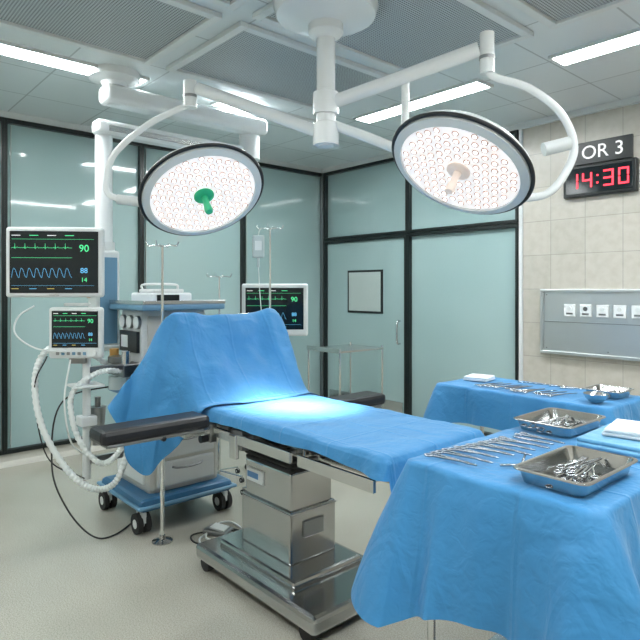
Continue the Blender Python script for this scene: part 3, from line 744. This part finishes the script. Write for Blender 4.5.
for i,(x,y,a) in enumerate(((4.56,-3.20,2.0),(4.53,-3.28,.9),(4.56,-2.97,1.2))):
    forceps(V,F,Matrix.Translation((x-.03,y,ZA+.006))@Matrix.Rotation(a,4,'Z'),.13,3 if i!=2 else 2)
mesh('instruments',V,F,inst_m,g,True)
tray('instrument_tray',4.60,4.80,-3.37,-3.03,ZA+.004,fill=12,seed=2)
tray('instrument_tray',4.27,4.49,-2.80,-2.50,ZA+.004,fill=10,seed=5)
def towel(name,x0,x1,y0,y1,z,layers,mats,rot=0):
    g=Grp(name,((x0+x1)/2,(y0+y1)/2,z))
    zz=z
    for i in range(layers):
        h=.014; o=.006*math.sin(i*2.1)
        box(f'layer_{i}',((x0+x1)/2+o,(y0+y1)/2-o,zz+h/2),(x1-x0-.004*i,y1-y0-.006*i,h),mats[i%len(mats)],g,.006,Euler((0,0,rot+.02*i)),seg=3)
        zz+=h*.97
towel('folded_towels',4.56,4.80,-2.92,-2.60,ZA+.005,3,[towelb])
towel('folded_gauze',4.60,4.78,-2.82,-2.62,ZA+.048,2,[towelw],.15)
ZB=.904
towel('folded_gauze',3.22,3.38,-1.64,-1.48,ZB,2,[towelw],.2)
g=Grp('surgical_instrument_set',(3.8,-1.65,ZB)); V=[];F=[]
for i in range(10):
    forceps(V,F,Matrix.Translation((3.45+.05*i,-1.78+rnd.uniform(-.02,.02),ZB+.004))@Matrix.Rotation(1.25+rnd.uniform(-.2,.2),4,'Z'),.19,(0,1,0,2,0,1,0,3,0,1)[i])
for i in range(4):
    forceps(V,F,Matrix.Translation((3.54+.10*i,-1.50+rnd.uniform(-.02,.02),ZB+.004))@Matrix.Rotation(.3+rnd.uniform(-.3,.3),4,'Z'),.10,(3,2,3,0)[i])
mesh('instruments',V,F,inst_m,g,True)
tray('instrument_tray',4.01,4.20,-1.62,-1.42,ZB,fill=6,seed=8)
lathe('steel_bowl',[(.03,0),(.05,.02),(.062,.045),(.064,.046),(.060,.044),(.047,.02),(.02,.004)],steel,None,Matrix.Translation((4.14,-1.76,ZB)),32)
g=Grp('foot_pedal',(2.40,-2.95,0))
box('pedal_base',(2.38,-2.98,.015),(.16,.11,.03),steel_d,g,.008,Euler((0,0,.5)))
box('pedal_plate',(2.39,-2.975,.037),(.10,.08,.012),offwhite,g,.005,Euler((0,.12,.5)))
tube('pedal_cable',[(2.36,-3.04,.012),(2.40,-3.12,.008),(2.50,-3.14,.008),(2.58,-3.02,.008),(2.46,-2.86,.008),(2.30,-2.84,.008),(2.28,-2.94,.008),(2.42,-3.08,.008),(2.58,-2.93,.008),(2.48,-2.6,.008),(2.34,-2.2,.008)],.006,offwhite,g,n=10)
tube('pedal_cable_dark',[(2.38,-2.94,.014),(2.46,-2.88,.012),(2.54,-3.04,.010),(2.44,-3.16,.010),(2.32,-3.12,.010),(2.40,-2.96,.018),(2.54,-2.82,.010),(2.65,-2.62,.010)],.005,rubber,g,n=10)

# ---------------------------------------------------------------- world + camera
w=bpy.data.worlds.new('room_world'); S.world=w; w.use_nodes=True
w.node_tree.nodes['Background'].inputs[0].default_value=(.6,.75,.75,1); w.node_tree.nodes['Background'].inputs[1].default_value=.1
cam=bpy.data.cameras.new('camera'); co=bpy.data.objects.new('camera',cam); COL.objects.link(co)
cam.sensor_width=36; cam.lens=581/640*36; cam.shift_y=-31/640
co.location=(5.47,-4.875,1.5)
co.rotation_euler=Vector((-.749,.662,0)).to_track_quat('-Z','Y').to_euler()
cam.clip_start=.05
S.camera=co
